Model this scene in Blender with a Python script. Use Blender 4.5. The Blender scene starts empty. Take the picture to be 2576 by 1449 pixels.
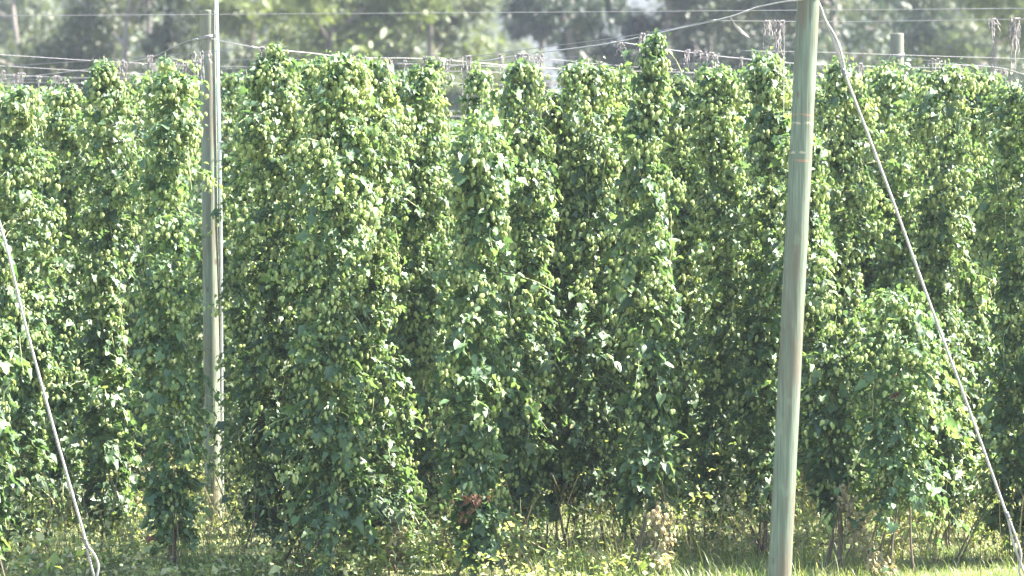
import bpy, math
import numpy as np
from mathutils import Vector

scene = bpy.context.scene
C = scene.collection
PI = math.pi
F, YH, CX, CAMZ = 7464.0, 619.0, 1288.0, 2.3      # focal length in px of a 2576 wide frame, horizon row, centre column, eye height

# ------------------------------------------------------------------ camera, sky, sun, exposure
cd = bpy.data.cameras.new("camera")
cam = bpy.data.objects.new("camera", cd)
C.objects.link(cam)
cam.location = (0, 0, CAMZ)
cam.rotation_euler = (math.radians(90) - math.atan((724.5 - YH) / F), 0, 0)
cd.sensor_width = 36.0
cd.lens = 36.0 * F / 2576.0
cd.clip_start, cd.clip_end = 0.5, 3000
cd.dof.use_dof = True
cd.dof.focus_distance = 20.8
cd.dof.aperture_fstop = 2.4
scene.camera = cam

SUN_EL, SUN_AZ = math.radians(54), math.radians(80)   # azimuth from +Y (view direction) towards +X (right)
world = bpy.data.worlds.new("World")
scene.world = world
world.use_nodes = True
wn = world.node_tree
bg = wn.nodes["Background"]
sky = wn.nodes.new("ShaderNodeTexSky")
sky.sky_type = 'NISHITA'
sky.sun_disc = False
sky.sun_elevation = SUN_EL
sky.sun_rotation = SUN_AZ
wn.links.new(sky.outputs[0], bg.inputs[0])
bg.inputs[1].default_value = 0.07
sl = bpy.data.lights.new("sun", 'SUN')
sl.energy = 5.0
sl.angle = math.radians(0.5)
sl.color = (1.0, 0.94, 0.82)
sun = bpy.data.objects.new("sun", sl)
C.objects.link(sun)
sdir = Vector((math.cos(SUN_EL) * math.sin(SUN_AZ), math.cos(SUN_EL) * math.cos(SUN_AZ), math.sin(SUN_EL)))
sun.rotation_euler = sdir.to_track_quat('Z', 'Y').to_euler()
sun.location = (20, 10, 30)

scene.view_settings.view_transform = 'Standard'
scene.view_settings.look = 'None'
scene.view_settings.exposure = 3.2
scene.view_settings.gamma = 1.0
scene.cycles.max_bounces = 8
scene.cycles.transmission_bounces = 4
scene.cycles.volume_bounces = 0
scene.cycles.sample_clamp_indirect = 10.0
scene.cycles.use_denoising = True

HAZE_DENSITY = 0.0005


# ------------------------------------------------------------------ helpers
def W(px, py, d):
    """point at depth d metres seen at (px, py) of a 2576 x 1449 frame"""
    return np.array(((px - CX) / F * d, d, CAMZ + (YH - py) / F * d))


def mesh_tris(name, V, T, mat, parent=None, smooth=False, loc=None):
    V = np.asarray(V, np.float32)
    T = np.asarray(T, np.int32)
    me = bpy.data.meshes.new(name)
    me.vertices.add(len(V))
    me.vertices.foreach_set("co", V.ravel())
    me.loops.add(T.size)
    me.loops.foreach_set("vertex_index", T.ravel())
    me.polygons.add(len(T))
    me.polygons.foreach_set("loop_start", np.arange(0, T.size, 3, dtype=np.int32))
    if smooth:
        me.polygons.foreach_set("use_smooth", np.ones(len(T), bool))
    me.update(calc_edges=True)
    me.materials.append(mat)
    o = bpy.data.objects.new(name, me)
    C.objects.link(o)
    if parent is not None:
        o.parent = parent
    if loc is not None:
        o.location = loc
    return o


class MB:
    """collects triangles"""
    def __init__(self):
        self.V, self.T, self.n = [], [], 0

    def add(self, V, T):
        V = np.asarray(V, float)
        self.V.append(V)
        self.T.append(np.asarray(T, int) + self.n)
        self.n += len(V)

    def tube(self, P, r, k=5, cap=True):
        P = np.asarray(P, float)
        n = len(P)
        r = np.broadcast_to(np.asarray(r, float), (n,))
        t = np.gradient(P, axis=0)
        t /= np.linalg.norm(t, axis=1)[:, None] + 1e-9
        up = np.array((0.0, 0.0, 1.0)) if abs(t[:, 2]).mean() < 0.8 else np.array((0.0, 1.0, 0.0))
        a = np.cross(t, up)
        a /= np.linalg.norm(a, axis=1)[:, None] + 1e-9
        b = np.cross(t, a)
        ang = np.arange(k) * 2 * PI / k
        V = P[:, None, :] + r[:, None, None] * (np.cos(ang)[None, :, None] * a[:, None, :] + np.sin(ang)[None, :, None] * b[:, None, :])
        V = V.reshape(-1, 3)
        i = np.arange(n - 1)[:, None] * k
        j = np.arange(k)[None, :]
        j2 = (j + 1) % k
        A, B, Cc, D = (i + j).ravel(), (i + j2).ravel(), (i + k + j2).ravel(), (i + k + j).ravel()
        T = np.concatenate([np.stack([A, B, Cc], 1), np.stack([A, Cc, D], 1)])
        if cap:
            V = np.concatenate([V, P[:1], P[-1:]])
            c0, c1 = n * k, n * k + 1
            jj = np.arange(k)
            T = np.concatenate([T, np.stack([(jj + 1) % k, jj, np.full(k, c0)], 1),
                                np.stack([(n - 1) * k + jj, (n - 1) * k + (jj + 1) % k, np.full(k, c1)], 1)])
        self.add(V, T)

    def inst(self, V, T, R, P):
        """copies of a template: R (k,3,3) rotation*scale, P (k,3)"""
        k = len(P)
        if not k:
            return
        W_ = np.einsum('kij,nj->kni', R, V) + P[:, None, :]
        TT = T[None] + (np.arange(k) * len(V))[:, None, None]
        self.add(W_.reshape(-1, 3), TT.reshape(-1, 3))

    def build(self, name, mat, parent=None, smooth=False, loc=None):
        return mesh_tris(name, np.concatenate(self.V), np.concatenate(self.T), mat, parent, smooth, loc)


def tag(o, label=None, cat=None, group=None, kind=None):
    if label: o["label"] = label
    if cat: o["category"] = cat
    if group: o["group"] = group
    if kind: o["kind"] = kind
    return o


def empty(name, loc, label, cat, group=None):
    o = bpy.data.objects.new(name, None)
    C.objects.link(o)
    o.location = loc
    o.empty_display_size = 0.2
    return tag(o, label, cat, group)


def unit(a):
    return a / (np.linalg.norm(a, axis=-1, keepdims=True) + 1e-9)


def frames(n, tip):
    """rotation matrices whose z is n and whose y is tip made square to n"""
    n = unit(n)
    y = unit(tip - (tip * n).sum(-1, keepdims=True) * n)
    x = np.cross(y, n)
    return np.stack([x, y, n], axis=-1)


# ------------------------------------------------------------------ materials
def new_mat(name):
    m = bpy.data.materials.new(name)
    m.use_nodes = True
    nt = m.node_tree
    return m, nt, nt.nodes["Principled BSDF"], nt.nodes["Material Output"]


def ramp(nt, stops):
    r = nt.nodes.new("ShaderNodeValToRGB")
    el = r.color_ramp.elements
    el[0].position, el[0].color = stops[0][0], (*stops[0][1], 1)
    el[1].position, el[1].color = stops[-1][0], (*stops[-1][1], 1)
    for p, c in stops[1:-1]:
        e = el.new(p)
        e.color = (*c, 1)
    return r


def leaf_mat(name, stops, trans, tfac, rough=0.42, spec=0.5, vary=0.25, patch=2.6):
    m, nt, p, out = new_mat(name)
    g = nt.nodes.new("ShaderNodeNewGeometry")
    r = ramp(nt, stops)
    tc = nt.nodes.new("ShaderNodeTexCoord")
    nz = nt.nodes.new("ShaderNodeTexNoise")
    nz.inputs["Scale"].default_value = patch
    nz.inputs["Detail"].default_value = 3
    nt.links.new(tc.outputs["Object"], nz.inputs[0])
    n2 = nt.nodes.new("ShaderNodeMapRange")
    n2.inputs[1].default_value, n2.inputs[2].default_value = 0.3, 0.7
    nt.links.new(nz.outputs[0], n2.inputs[0])
    mf = nt.nodes.new("ShaderNodeMixRGB")
    mf.inputs[0].default_value = 0.45
    nt.links.new(g.outputs["Random Per Island"], mf.inputs[1])
    nt.links.new(n2.outputs[0], mf.inputs[2])
    nt.links.new(mf.outputs[0], r.inputs[0])
    oi = nt.nodes.new("ShaderNodeObjectInfo")
    hs = nt.nodes.new("ShaderNodeHueSaturation")
    mr = nt.nodes.new("ShaderNodeMapRange")
    mr.inputs[3].default_value, mr.inputs[4].default_value = 1 - vary, 1 + vary
    nt.links.new(oi.outputs["Random"], mr.inputs[0])
    nt.links.new(mr.outputs[0], hs.inputs["Value"])
    nt.links.new(r.outputs[0], hs.inputs["Color"])
    nt.links.new(hs.outputs[0], p.inputs["Base Color"])
    p.inputs["Roughness"].default_value = rough
    p.inputs["Specular IOR Level"].default_value = spec
    tr = nt.nodes.new("ShaderNodeBsdfTranslucent")
    mixc = nt.nodes.new("ShaderNodeMixRGB")
    mixc.blend_type = 'MULTIPLY'
    mixc.inputs[0].default_value = 1.0
    mixc.inputs[2].default_value = (*trans, 1)
    nt.links.new(hs.outputs[0], mixc.inputs[1])
    nt.links.new(mixc.outputs[0], tr.inputs[0])
    mx = nt.nodes.new("ShaderNodeMixShader")
    mx.inputs[0].default_value = tfac
    nt.links.new(p.outputs[0], mx.inputs[1])
    nt.links.new(tr.outputs[0], mx.inputs[2])
    nt.links.new(mx.outputs[0], out.inputs["Surface"])
    return m


def plain_mat(name, col, rough=0.6, metal=0.0, noise=0.0, scale=20.0, stretch=(1, 1, 1)):
    m, nt, p, out = new_mat(name)
    p.inputs["Roughness"].default_value = rough
    p.inputs["Metallic"].default_value = metal
    if noise:
        tc = nt.nodes.new("ShaderNodeTexCoord")
        mp = nt.nodes.new("ShaderNodeMapping")
        mp.inputs["Scale"].default_value = stretch
        nz = nt.nodes.new("ShaderNodeTexNoise")
        nz.inputs["Scale"].default_value = scale
        nz.inputs["Detail"].default_value = 5
        nt.links.new(tc.outputs["Object"], mp.inputs[0])
        nt.links.new(mp.outputs[0], nz.inputs[0])
        a = tuple(c * (1 - noise) for c in col)
        b = tuple(min(1, c * (1 + noise)) for c in col)
        r = ramp(nt, [(0.35, a), (0.65, b)])
        nt.links.new(nz.outputs[0], r.inputs[0])
        nt.links.new(r.outputs[0], p.inputs["Base Color"])
        bp = nt.nodes.new("ShaderNodeBump")
        bp.inputs["Strength"].default_value = 0.4
        bp.inputs["Distance"].default_value = 0.01
        nt.links.new(nz.outputs[0], bp.inputs["Height"])
        nt.links.new(bp.outputs[0], p.inputs["Normal"])
    else:
        p.inputs["Base Color"].default_value = (*col, 1)
    return m


M = {}
M['leaf'] = leaf_mat("hop_leaf", [(0.0, (0.031, 0.066, 0.034)), (0.5, (0.054, 0.103, 0.044)), (0.8, (0.098, 0.158, 0.058)), (1.0, (0.17, 0.235, 0.075))],
                     (2.7, 2.45, 1.5), 0.35, rough=0.5, spec=0.6, vary=0.12)
M['cone'] = leaf_mat("hop_cone", [(0.0, (0.23, 0.32, 0.12)), (0.5, (0.37, 0.45, 0.18)), (1.0, (0.58, 0.60, 0.31))],
                     (1.3, 1.25, 0.85), 0.42, rough=0.55, spec=0.35, vary=0.08)
M['weed'] = leaf_mat("weed_leaf", [(0.0, (0.08, 0.14, 0.04)), (0.35, (0.16, 0.22, 0.07)), (0.6, (0.27, 0.31, 0.14)), (0.82, (0.42, 0.39, 0.26)), (1.0, (0.22, 0.14, 0.085))],
                     (1.8, 1.7, 0.9), 0.35, rough=0.5, spec=0.4)
M['grass'] = leaf_mat("grass_blade", [(0.0, (0.05, 0.09, 0.025)), (0.4, (0.08, 0.125, 0.04)), (0.62, (0.16, 0.19, 0.08)), (1.0, (0.38, 0.34, 0.22))],
                      (1.8, 1.8, 0.9), 0.4, rough=0.4, spec=0.5)
M['dead'] = leaf_mat("dead_leaf", [(0.0, (0.08, 0.048, 0.03)), (1.0, (0.14, 0.075, 0.045))], (1.2, 1.0, 0.8), 0.25, rough=0.7, spec=0.2)
M['dry'] = leaf_mat("dry_shoot", [(0.0, (0.13, 0.095, 0.06)), (0.6, (0.36, 0.31, 0.18)), (1.0, (0.30, 0.32, 0.14))], (1.2, 1.1, 0.8), 0.3, rough=0.6, spec=0.3)
M['flower'] = leaf_mat("orange_petal", [(0.0, (0.75, 0.26, 0.03)), (1.0, (0.85, 0.42, 0.05))], (1.1, 1.0, 0.7), 0.35, rough=0.6, spec=0.2)
M['shoot'] = plain_mat("green_tan_shoot", (0.30, 0.31, 0.15), 0.6, 0, 0.25, 30)
M['stem'], _nt, _p, _o = new_mat("hop_stem")
_tc = _nt.nodes.new("ShaderNodeTexCoord"); _sp = _nt.nodes.new("ShaderNodeSeparateXYZ")
_r = ramp(_nt, [(0.25, (0.12, 0.09, 0.065)), (0.9, (0.16, 0.17, 0.075))])
_nt.links.new(_tc.outputs["Object"], _sp.inputs[0]); _nt.links.new(_sp.outputs[2], _r.inputs[0]); _nt.links.new(_r.outputs[0], _p.inputs["Base Color"])
_p.inputs["Roughness"].default_value = 0.8
M['twine'] = plain_mat("old_twine", (0.20, 0.182, 0.185), 0.85, 0, 0.35, 60)
M['wire'] = plain_mat("galvanised_wire", (0.17, 0.165, 0.185), 0.6, 0.1)
M['cable'] = plain_mat("galvanised_strand", (0.31, 0.29, 0.295), 0.55, 0.1, 0.2, 40)
M['clamp'] = plain_mat("dull_steel_clamp", (0.16, 0.16, 0.19), 0.5, 0.6, 0.3, 60)
M['pipe'] = plain_mat("galvanised_pipe", (0.72, 0.74, 0.78), 0.34, 0.75, 0.1, 8, (1, 1, 0.3))
for key, cols, tr in (('eucA', [(0.028, 0.042, 0.024), (0.058, 0.074, 0.038), (0.115, 0.128, 0.070)], (1.6, 1.6, 1.0)),
                      ('eucSunlit', [(0.055, 0.082, 0.030), (0.105, 0.135, 0.046), (0.165, 0.195, 0.072)], (1.9, 1.9, 1.0)),  # paler yellow-green: sunlight on the front-lit trees put into the leaf colour
                      ('eucC', [(0.014, 0.027, 0.022), (0.028, 0.044, 0.033), (0.06, 0.076, 0.054)], (1.5, 1.6, 1.1))):
    M[key] = leaf_mat("gum_leaves_" + {'eucA': 'olive', 'eucSunlit': 'pale', 'eucC': 'dark'}[key], [(0, cols[0]), (0.55, cols[1]), (1, cols[2])], tr, 0.3, rough=0.5, spec=0.35)
M['bark'] = plain_mat("grey_bark", (0.10, 0.085, 0.08), 0.8, 0, 0.35, 4, (1, 1, 0.25))
M['palebark'] = plain_mat("pale_bark", (0.20, 0.17, 0.155), 0.7, 0, 0.3, 4, (1, 1, 0.25))
M['ground'] = plain_mat("field_soil_and_turf", (0.10, 0.11, 0.045), 0.95, 0, 0.5, 3)
M['hill'] = plain_mat("wooded_hill", (0.017, 0.022, 0.024), 0.95, 0, 0.5, 0.05)


def timber_mat(name, base, brown, bands=()):
    """green treated pine: vertical grain, cracks, knots, brown weathering on one side, rub marks at given heights"""
    m, nt, p, out = new_mat(name)
    L = nt.links.new
    tc = nt.nodes.new("ShaderNodeTexCoord")

    def noise(sx, sz, scale, detail=6):
        mp = nt.nodes.new("ShaderNodeMapping")
        mp.inputs["Scale"].default_value = (sx, sx, sz)
        nz = nt.nodes.new("ShaderNodeTexNoise")
        nz.inputs["Scale"].default_value = scale
        nz.inputs["Detail"].default_value = detail
        L(tc.outputs["Object"], mp.inputs[0])
        L(mp.outputs[0], nz.inputs[0])
        return nz
    grain = noise(1, 0.035, 90)
    r1 = ramp(nt, [(0.3, tuple(c * 0.62 for c in base)), (0.5, base), (0.72, tuple(c * 1.35 for c in base))])
    L(grain.outputs[0], r1.inputs[0])
    patch = noise(1, 0.16, 9, 4)
    rp = ramp(nt, [(0.46, (0, 0, 0)), (0.62, (0.9, 0.9, 0.9))])
    L(patch.outputs[0], rp.inputs[0])
    mx = nt.nodes.new("ShaderNodeMixRGB")
    L(rp.outputs[0], mx.inputs[0])
    L(r1.outputs[0], mx.inputs[1])
    mx.inputs[2].default_value = (*brown, 1)
    last = mx
    # scuffs: paler patches
    sc = noise(1, 0.3, 14, 3)
    rs = ramp(nt, [(0.60, (0, 0, 0)), (0.68, (0.55, 0.55, 0.55))])
    L(sc.outputs[0], rs.inputs[0])
    m2 = nt.nodes.new("ShaderNodeMixRGB")
    L(rs.outputs[0], m2.inputs[0])
    L(last.outputs[0], m2.inputs[1])
    m2.inputs[2].default_value = (*[min(1, c * 1.35) for c in base], 1)
    last = m2
    # knots
    vm = nt.nodes.new("ShaderNodeMapping")
    vm.inputs["Scale"].default_value = (9, 9, 4.5)
    vo = nt.nodes.new("ShaderNodeTexVoronoi")
    vo.inputs["Scale"].default_value = 1.0
    L(tc.outputs["Object"], vm.inputs[0])
    L(vm.outputs[0], vo.inputs["Vector"])
    rk = ramp(nt, [(0.07, (1, 1, 1)), (0.17, (0, 0, 0))])
    L(vo.outputs["Distance"], rk.inputs[0])
    m3 = nt.nodes.new("ShaderNodeMixRGB")
    L(rk.outputs[0], m3.inputs[0])
    L(last.outputs[0], m3.inputs[1])
    m3.inputs[2].default_value = (0.10, 0.075, 0.055, 1)
    last = m3
    # cracks
    cr = noise(1, 0.012, 55, 2)
    rc = ramp(nt, [(0.485, (0, 0, 0)), (0.497, (1, 1, 1)), (0.503, (1, 1, 1)), (0.515, (0, 0, 0))])
    L(cr.outputs[0], rc.inputs[0])
    m4 = nt.nodes.new("ShaderNodeMixRGB")
    f4 = nt.nodes.new("ShaderNodeMath"); f4.operation = 'MULTIPLY'; f4.inputs[1].default_value = 0.8
    L(rc.outputs[0], f4.inputs[0])
    L(f4.outputs[0], m4.inputs[0])
    L(last.outputs[0], m4.inputs[1])
    m4.inputs[2].default_value = (0.12, 0.11, 0.09, 1)
    last = m4
    # rub marks and rust rings
    sep = nt.nodes.new("ShaderNodeSeparateXYZ")
    L(tc.outputs["Object"], sep.inputs[0])
    brk = noise(1, 1, 26, 2)
    rb = ramp(nt, [(0.45, (0, 0, 0)), (0.55, (1, 1, 1))])
    L(brk.outputs[0], rb.inputs[0])
    for z, h, col in bands:
        s1 = nt.nodes.new("ShaderNodeMath"); s1.operation = 'SUBTRACT'; s1.inputs[1].default_value = z
        L(sep.outputs[2], s1.inputs[0])
        s2 = nt.nodes.new("ShaderNodeMath"); s2.operation = 'ABSOLUTE'
        L(s1.outputs[0], s2.inputs[0])
        s3 = nt.nodes.new("ShaderNodeMath"); s3.operation = 'LESS_THAN'; s3.inputs[1].default_value = h
        L(s2.outputs[0], s3.inputs[0])
        s4 = nt.nodes.new("ShaderNodeMath"); s4.operation = 'MULTIPLY'
        L(s3.outputs[0], s4.inputs[0])
        L(rb.outputs[0], s4.inputs[1])
        mb = nt.nodes.new("ShaderNodeMixRGB")
        L(s4.outputs[0], mb.inputs[0])
        L(last.outputs[0], mb.inputs[1])
        mb.inputs[2].default_value = (*col, 1)
        last = mb
    L(last.outputs[0], p.inputs["Base Color"])
    p.inputs["Roughness"].default_value = 0.75
    p.inputs["Specular IOR Level"].default_value = 0.25
    b = nt.nodes.new("ShaderNodeBump")
    b.inputs["Strength"].default_value = 0.5
    b.inputs["Distance"].default_value = 0.006
    L(grain.outputs[0], b.inputs["Height"])
    L(b.outputs[0], p.inputs["Normal"])
    return m


# ------------------------------------------------------------------ setting: ground, far hills
def grid(x0, x1, y0, y1, nx, ny, zf):
    X, Y = np.meshgrid(np.linspace(x0, x1, nx), np.linspace(y0, y1, ny))
    V = np.stack([X, Y, zf(X, Y)], -1).reshape(-1, 3)
    i = (np.arange(ny - 1)[:, None] * nx + np.arange(nx - 1)[None]).ravel()
    T = np.concatenate([np.stack([i, i + 1, i + nx + 1], 1), np.stack([i, i + nx + 1, i + nx], 1)])
    return V, T


V, T = grid(-600, 600, -60, 1150, 60, 60, lambda x, y: 0 * x)
tag(mesh_tris("ground", V, T, M['ground']), kind="structure")
V, T = grid(-420, 420, 200, 330, 60, 16, lambda x, y: -0.6 + (y - 200) / 130 * 50 * (1 + 0.12 * np.sin(x / 60) + 0.06 * np.sin(x / 23 + 1)))
tag(mesh_tris("hills", V, T, M['hill'], smooth=True), kind="structure")

def smooth_path(P, n=40):
    P = np.asarray(P, float)
    s = np.concatenate([[0], np.cumsum(np.linalg.norm(np.diff(P, axis=0), axis=1))])
    u = np.linspace(0, s[-1], n)
    m = np.gradient(P, s, axis=0)
    i = np.clip(np.searchsorted(s, u, 'right') - 1, 0, len(P) - 2)
    h = (s[i + 1] - s[i])[:, None]
    t = ((u - s[i])[:, None]) / h
    return ((2 * t**3 - 3 * t**2 + 1) * P[i] + (t**3 - 2 * t**2 + t) * h * m[i] + (-2 * t**3 + 3 * t**2) * P[i + 1] + (t**3 - t**2) * h * m[i + 1])


# ------------------------------------------------------------------ poles
def pole(name, base, top, r0, r1, mat, label, group, seed, parts=None):
    rng = np.random.default_rng(seed)
    e = empty(name, tuple(base), label, "pole", group)
    n = 26
    t = np.linspace(0, 1, n)
    P = (np.asarray(top) - np.asarray(base))[None] * t[:, None]
    P[:, :2] += rng.normal(0, 0.0015, (n, 2)).cumsum(0) * 0.4
    P[0, 2] -= 0.3
    r = r0 + (r1 - r0) * t + rng.normal(0, 0.0008, n)
    ax = unit(P[-1] - P[-2])
    P = np.concatenate([P[:-1], [P[-1] - ax * 0.012, P[-1] - ax * 0.003, P[-1]]])
    r = np.concatenate([r[:-1], [r1, r1, r1 - 0.004]])
    mb = MB()
    mb.tube(P, r, 28)
    o = mb.build("timber", mat, e, smooth=True)
    return e


GREEN, BROWN = (0.122, 0.148, 0.112), (0.112, 0.092, 0.068)
near_base = W(1957, 1561, 18.5); near_base[2] = 0
near_top = W(2036, -60, 18.5)
zb = lambda y: CAMZ + (YH - y) / F * 18.5
near_mat = timber_mat("treated_pine_near", GREEN, BROWN,
                      [(zb(290), 0.008, (0.25, 0.15, 0.10)), (zb(311), 0.008, (0.32, 0.28, 0.2)), (zb(384), 0.008, (0.30, 0.27, 0.21)), (zb(405), 0.008, (0.25, 0.16, 0.11))])
near_pole = pole("wooden_pole", near_base, near_top, 0.0735, 0.0695, near_mat,
                 "thick green treated wooden pole leaning right, its top beyond the picture's upper edge", "wooden trellis poles", 1)
mid_base = W(536, 1336, 24); mid_base[2] = 0
mid_top = W(522, 27, 24)
mid_mat = timber_mat("treated_pine_mid", (0.18, 0.21, 0.16), (0.17, 0.15, 0.11))
mid_pole = pole("wooden_pole", mid_base, mid_top, 0.069, 0.062, mid_mat,
                "slimmer wooden pole with its flat top in view, beside a thin metal pipe", "wooden trellis poles", 2)
far_base = W(2262, 1243, 27.5); far_base[2] = 0
far_mat = timber_mat("treated_pine_far", (0.19, 0.20, 0.165), (0.16, 0.145, 0.115))
far_pole = pole("wooden_pole", far_base, W(2255, 85, 27.5), 0.066, 0.062, far_mat,
                "distant short-looking grey pole whose flat top stands out above the hops behind the guy wire", "wooden trellis poles", 3)

# wire wrapped round poles
def wrap(parent, c, r, turns, pitch, wr, name="wire_band", seed=0):
    a = np.linspace(0, turns * 2 * PI, int(turns * 20))
    rng = np.random.default_rng(seed)
    P = np.stack([c[0] + r * np.cos(a), c[1] + r * np.sin(a), c[2] + pitch * a / (2 * PI) + 0.012 * np.sin(a + 1)], 1)
    P -= np.array(parent.location)
    mb = MB(); mb.tube(P, wr, 5)
    mb.build(name, M['cable'], parent, smooth=True)


c = W(523, 97, 24); wrap(mid_pole, c, 0.0655, 2.2, 0.012, 0.004)
c = W(2256, 143, 27.5); wrap(far_pole, c, 0.066, 2.1, 0.010, 0.004)
c = W(2033, 2, 18.5); wrap(near_pole, c, 0.074, 3.2, 0.02, 0.006)

# metal pipe beside the middle pole
pb, pt = W(559, 1330, 24.02), W(542.5, -60, 24.0)
pb[2] = 0
pipe = empty("metal_pipe", tuple(pb), "thin shiny galvanised metal pipe standing against the slimmer wooden pole and rising past its top", "pipe")
pp = np.array([pb, W(557, 900, 24.0), W(554.5, 480, 23.97), W(550, 240, 23.97), W(545, 0, 23.97), W(543, -60, 23.97)])
mb = MB(); mb.tube(smooth_path(pp - pb, 24), 0.0135, 14); mb.build("tube", M['pipe'], pipe, smooth=True)
mb = MB(); d = pp[1] - pb; mb.tube([d * 0.95, d * 1.0, d * 1.0 + (0, 0, 0.03)], 0.0165, 14); mb.build("coupling", M['pipe'], pipe, smooth=True)

# ------------------------------------------------------------------ cables, guy wires, overhead wires
WZ = 3.85
def dep(y):                      # depth at which a wire strung WZ above the ground shows at row y
    return (WZ - CAMZ) * F / (YH - y)


def strand(mb, P, r, twist=0.05, k=3):
    """a twisted cable: k round wires laid helically"""
    P = np.asarray(P, float)
    L = np.linalg.norm(np.diff(P, axis=0), axis=1).sum()
    n = int(max(12, L / twist * 7))
    P = smooth_path(P, n)
    t = unit(np.gradient(P, axis=0))
    ref = np.array((0.0, 1.0, 0.0))
    a = unit(np.cross(t, ref)); b = np.cross(t, a)
    ph = np.linspace(0, L / twist * 2 * PI, n)
    for q in range(k):
        an = ph + q * 2 * PI / k
        mb.tube(P + r * 0.55 * (np.cos(an)[:, None] * a + np.sin(an)[:, None] * b), r * 0.6, 5)


def sleeve(parent, a, b, r, mat='clamp', name="clamp"):
    a, b = np.asarray(a), np.asarray(b)
    t = np.linspace(0, 1, 9)
    rr = r * np.array([0.6, 0.95, 1, .82, 1, .82, 1, .95, .6])
    mb = MB(); mb.tube(a + (b - a) * t[:, None] - np.array(parent.location), rr, 8)
    return mb.build(name, M[mat], parent, smooth=True)


def guy(label, pts, loops_top, clamps, loops_bot, r=0.0085):
    base = pts[-1]
    e = empty("guy_wire", tuple(base), label, "guy wire", "guy wires bracing the end poles")
    o = np.asarray(base)
    mb = MB(); strand(mb, np.array(pts) - o, r); mb.build("cable", M['cable'], e, smooth=True)
    for lp in loops_top + loops_bot:
        mb = MB(); strand(mb, np.array(lp) - o, r * 0.85); mb.build("loop_strand", M['cable'], e, smooth=True)
    for a, b in clamps:
        sleeve(e, a, b, r * 1.75)
    return e


g = lambda x, y: W(x, y, 18.5 + 0.5 * max(0, y) / 1449)
guy("pale twisted guy wire running from the thick leaning pole down to the lower right corner",
    [g(2125, 188), g(2240, 490), g(2335, 752), g(2440, 1035), g(2536, 1302)],
    [[g(2034, -8), g(2058, 20), g(2078, 60), g(2105, 130), g(2125, 190)],
     [g(2048, -10), g(2063, 18), g(2074, 48), g(2101, 95), g(2119, 150), g(2126, 190)]],
    [(g(2119, 172), g(2126, 192)), (g(2532, 1288), g(2539, 1306))],
    [[g(2536, 1302), g(2552, 1372), g(2570, 1420), g(2590, 1475), g(2612, 1540)],
     [g(2538, 1302), g(2560, 1360), g(2570, 1395), g(2566, 1440), g(2584, 1480), g(2612, 1540)]])
guy("pale twisted guy wire slanting across the lower left corner, ending in a double loop",
    [g(-170, 40), g(-60, 390), g(3, 575), g(62, 812), g(150, 1135), g(216, 1368)],
    [],
    [(g(210, 1352), g(219, 1380))],
    [[g(216, 1375), g(228, 1425), g(240, 1470), g(258, 1535)],
     [g(219, 1375), g(235, 1395), g(246, 1425), g(242, 1455), g(246, 1490), g(258, 1535)]])


def wire(label, xy, r=0.0024, group="thin trellis wires", cat="wire", name="trellis_wire", deps=None, twist=False, knots=(), tails=()):
    if deps is None:
        deps = [dep(y) for _, y in xy]
    P = np.array([W(x, y, d) for (x, y), d in zip(xy, deps)])
    o = P.mean(0)
    mb = MB()
    if twist:
        strand(mb, P - o, r, 0.07)
    else:
        mb.tube(smooth_path(P, 40) - o, r, 6)
    plain = not knots and not tails
    if plain:
        w = mb.build(name, M['wire' if not twist else 'cable'], None, smooth=True, loc=tuple(o))
        return tag(w, label, cat, group)
    e = empty(name, tuple(o), label, cat, group)
    mb.build("strand", M['wire' if not twist else 'cable'], e, smooth=True)
    for (x0, y0, x1, y1) in knots:
        sleeve(e, W(x0, y0, dep(y0)), W(x1, y1, dep(y1)), r * 2.0, 'cable', "clamp")
    for tl in tails:
        mb = MB()
        rng = np.random.default_rng(5)
        Q = np.array([W(x, y, dep(min(y, 60))) for x, y in tl]) - o
        for q in range(5):
            J = Q + rng.normal(0, 0.004, Q.shape) * np.linspace(0, 2.2, len(Q))[:, None]
            mb.tube(smooth_path(J, 12), 0.0022, 4)
        mb.build("frayed_end", M['cable'], e, smooth=True)
    return e


wire("straight thin wire crossing the full width near the top of the picture", [(-140, 41.5), (1288, 32), (2720, 21)])
wire("thin wire running right from the cable splice past the thick pole to the airy twine", [(1800, 53), (2067, 55), (2574, 49), (2720, 47)])
wire("thick twisted cable from the top of the thick leaning pole down across to the left",
     [(2022, 2), (1990, 3), (1925, 14), (1880, 28), (1842, 41), (1795, 53), (1717, 70), (1622, 91), (1542, 108), (1319, 138), (1126, 170), (1040, 184), (900, 200)],
     r=0.0046, twist=True, group="heavy trellis cables", name="trellis_cable", cat="cable",
     deps=[18.55, 18.6, 18.8, 19.3, 19.8, 20.3, 21.0, 21.9, 22.6, 24.0, 25.8, 26.6, 27.6],
     knots=[(1537, 109, 1549, 107), (1789, 55, 1801, 52), (1876, 30, 1884, 27)],
     tails=[[(1840, 40), (1844, 55), (1858, 72), (1880, 92)]])
wire("thin wire just above the thick twisted cable, carrying twine over the tallest hop bine",
     [(1795, 52), (1715, 67.5), (1609, 87), (1359, 120), (1176, 143), (1026, 157), (879, 168), (600, 180)], r=0.003, deps=[20.2, 20.9, 21.7, 23.2, 24.4, 25.0, 25.7, 27])
wire("cable from the slimmer pole's wire band running right over the hops, sagging with twine masses",
     [(530, 98), (640, 119), (780, 134), (860, 143), (1056, 148), (1290, 166), (1500, 178), (1717, 183), (1900, 190)], r=0.0036, twist=True, group="heavy trellis cables", name="trellis_cable", cat="cable",
     deps=[23.95, 23.8, 24.2, 24.4, 24.6, 25.5, 26.2, 26.5, 27.0], knots=[(634, 118, 646, 121)])
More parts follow.
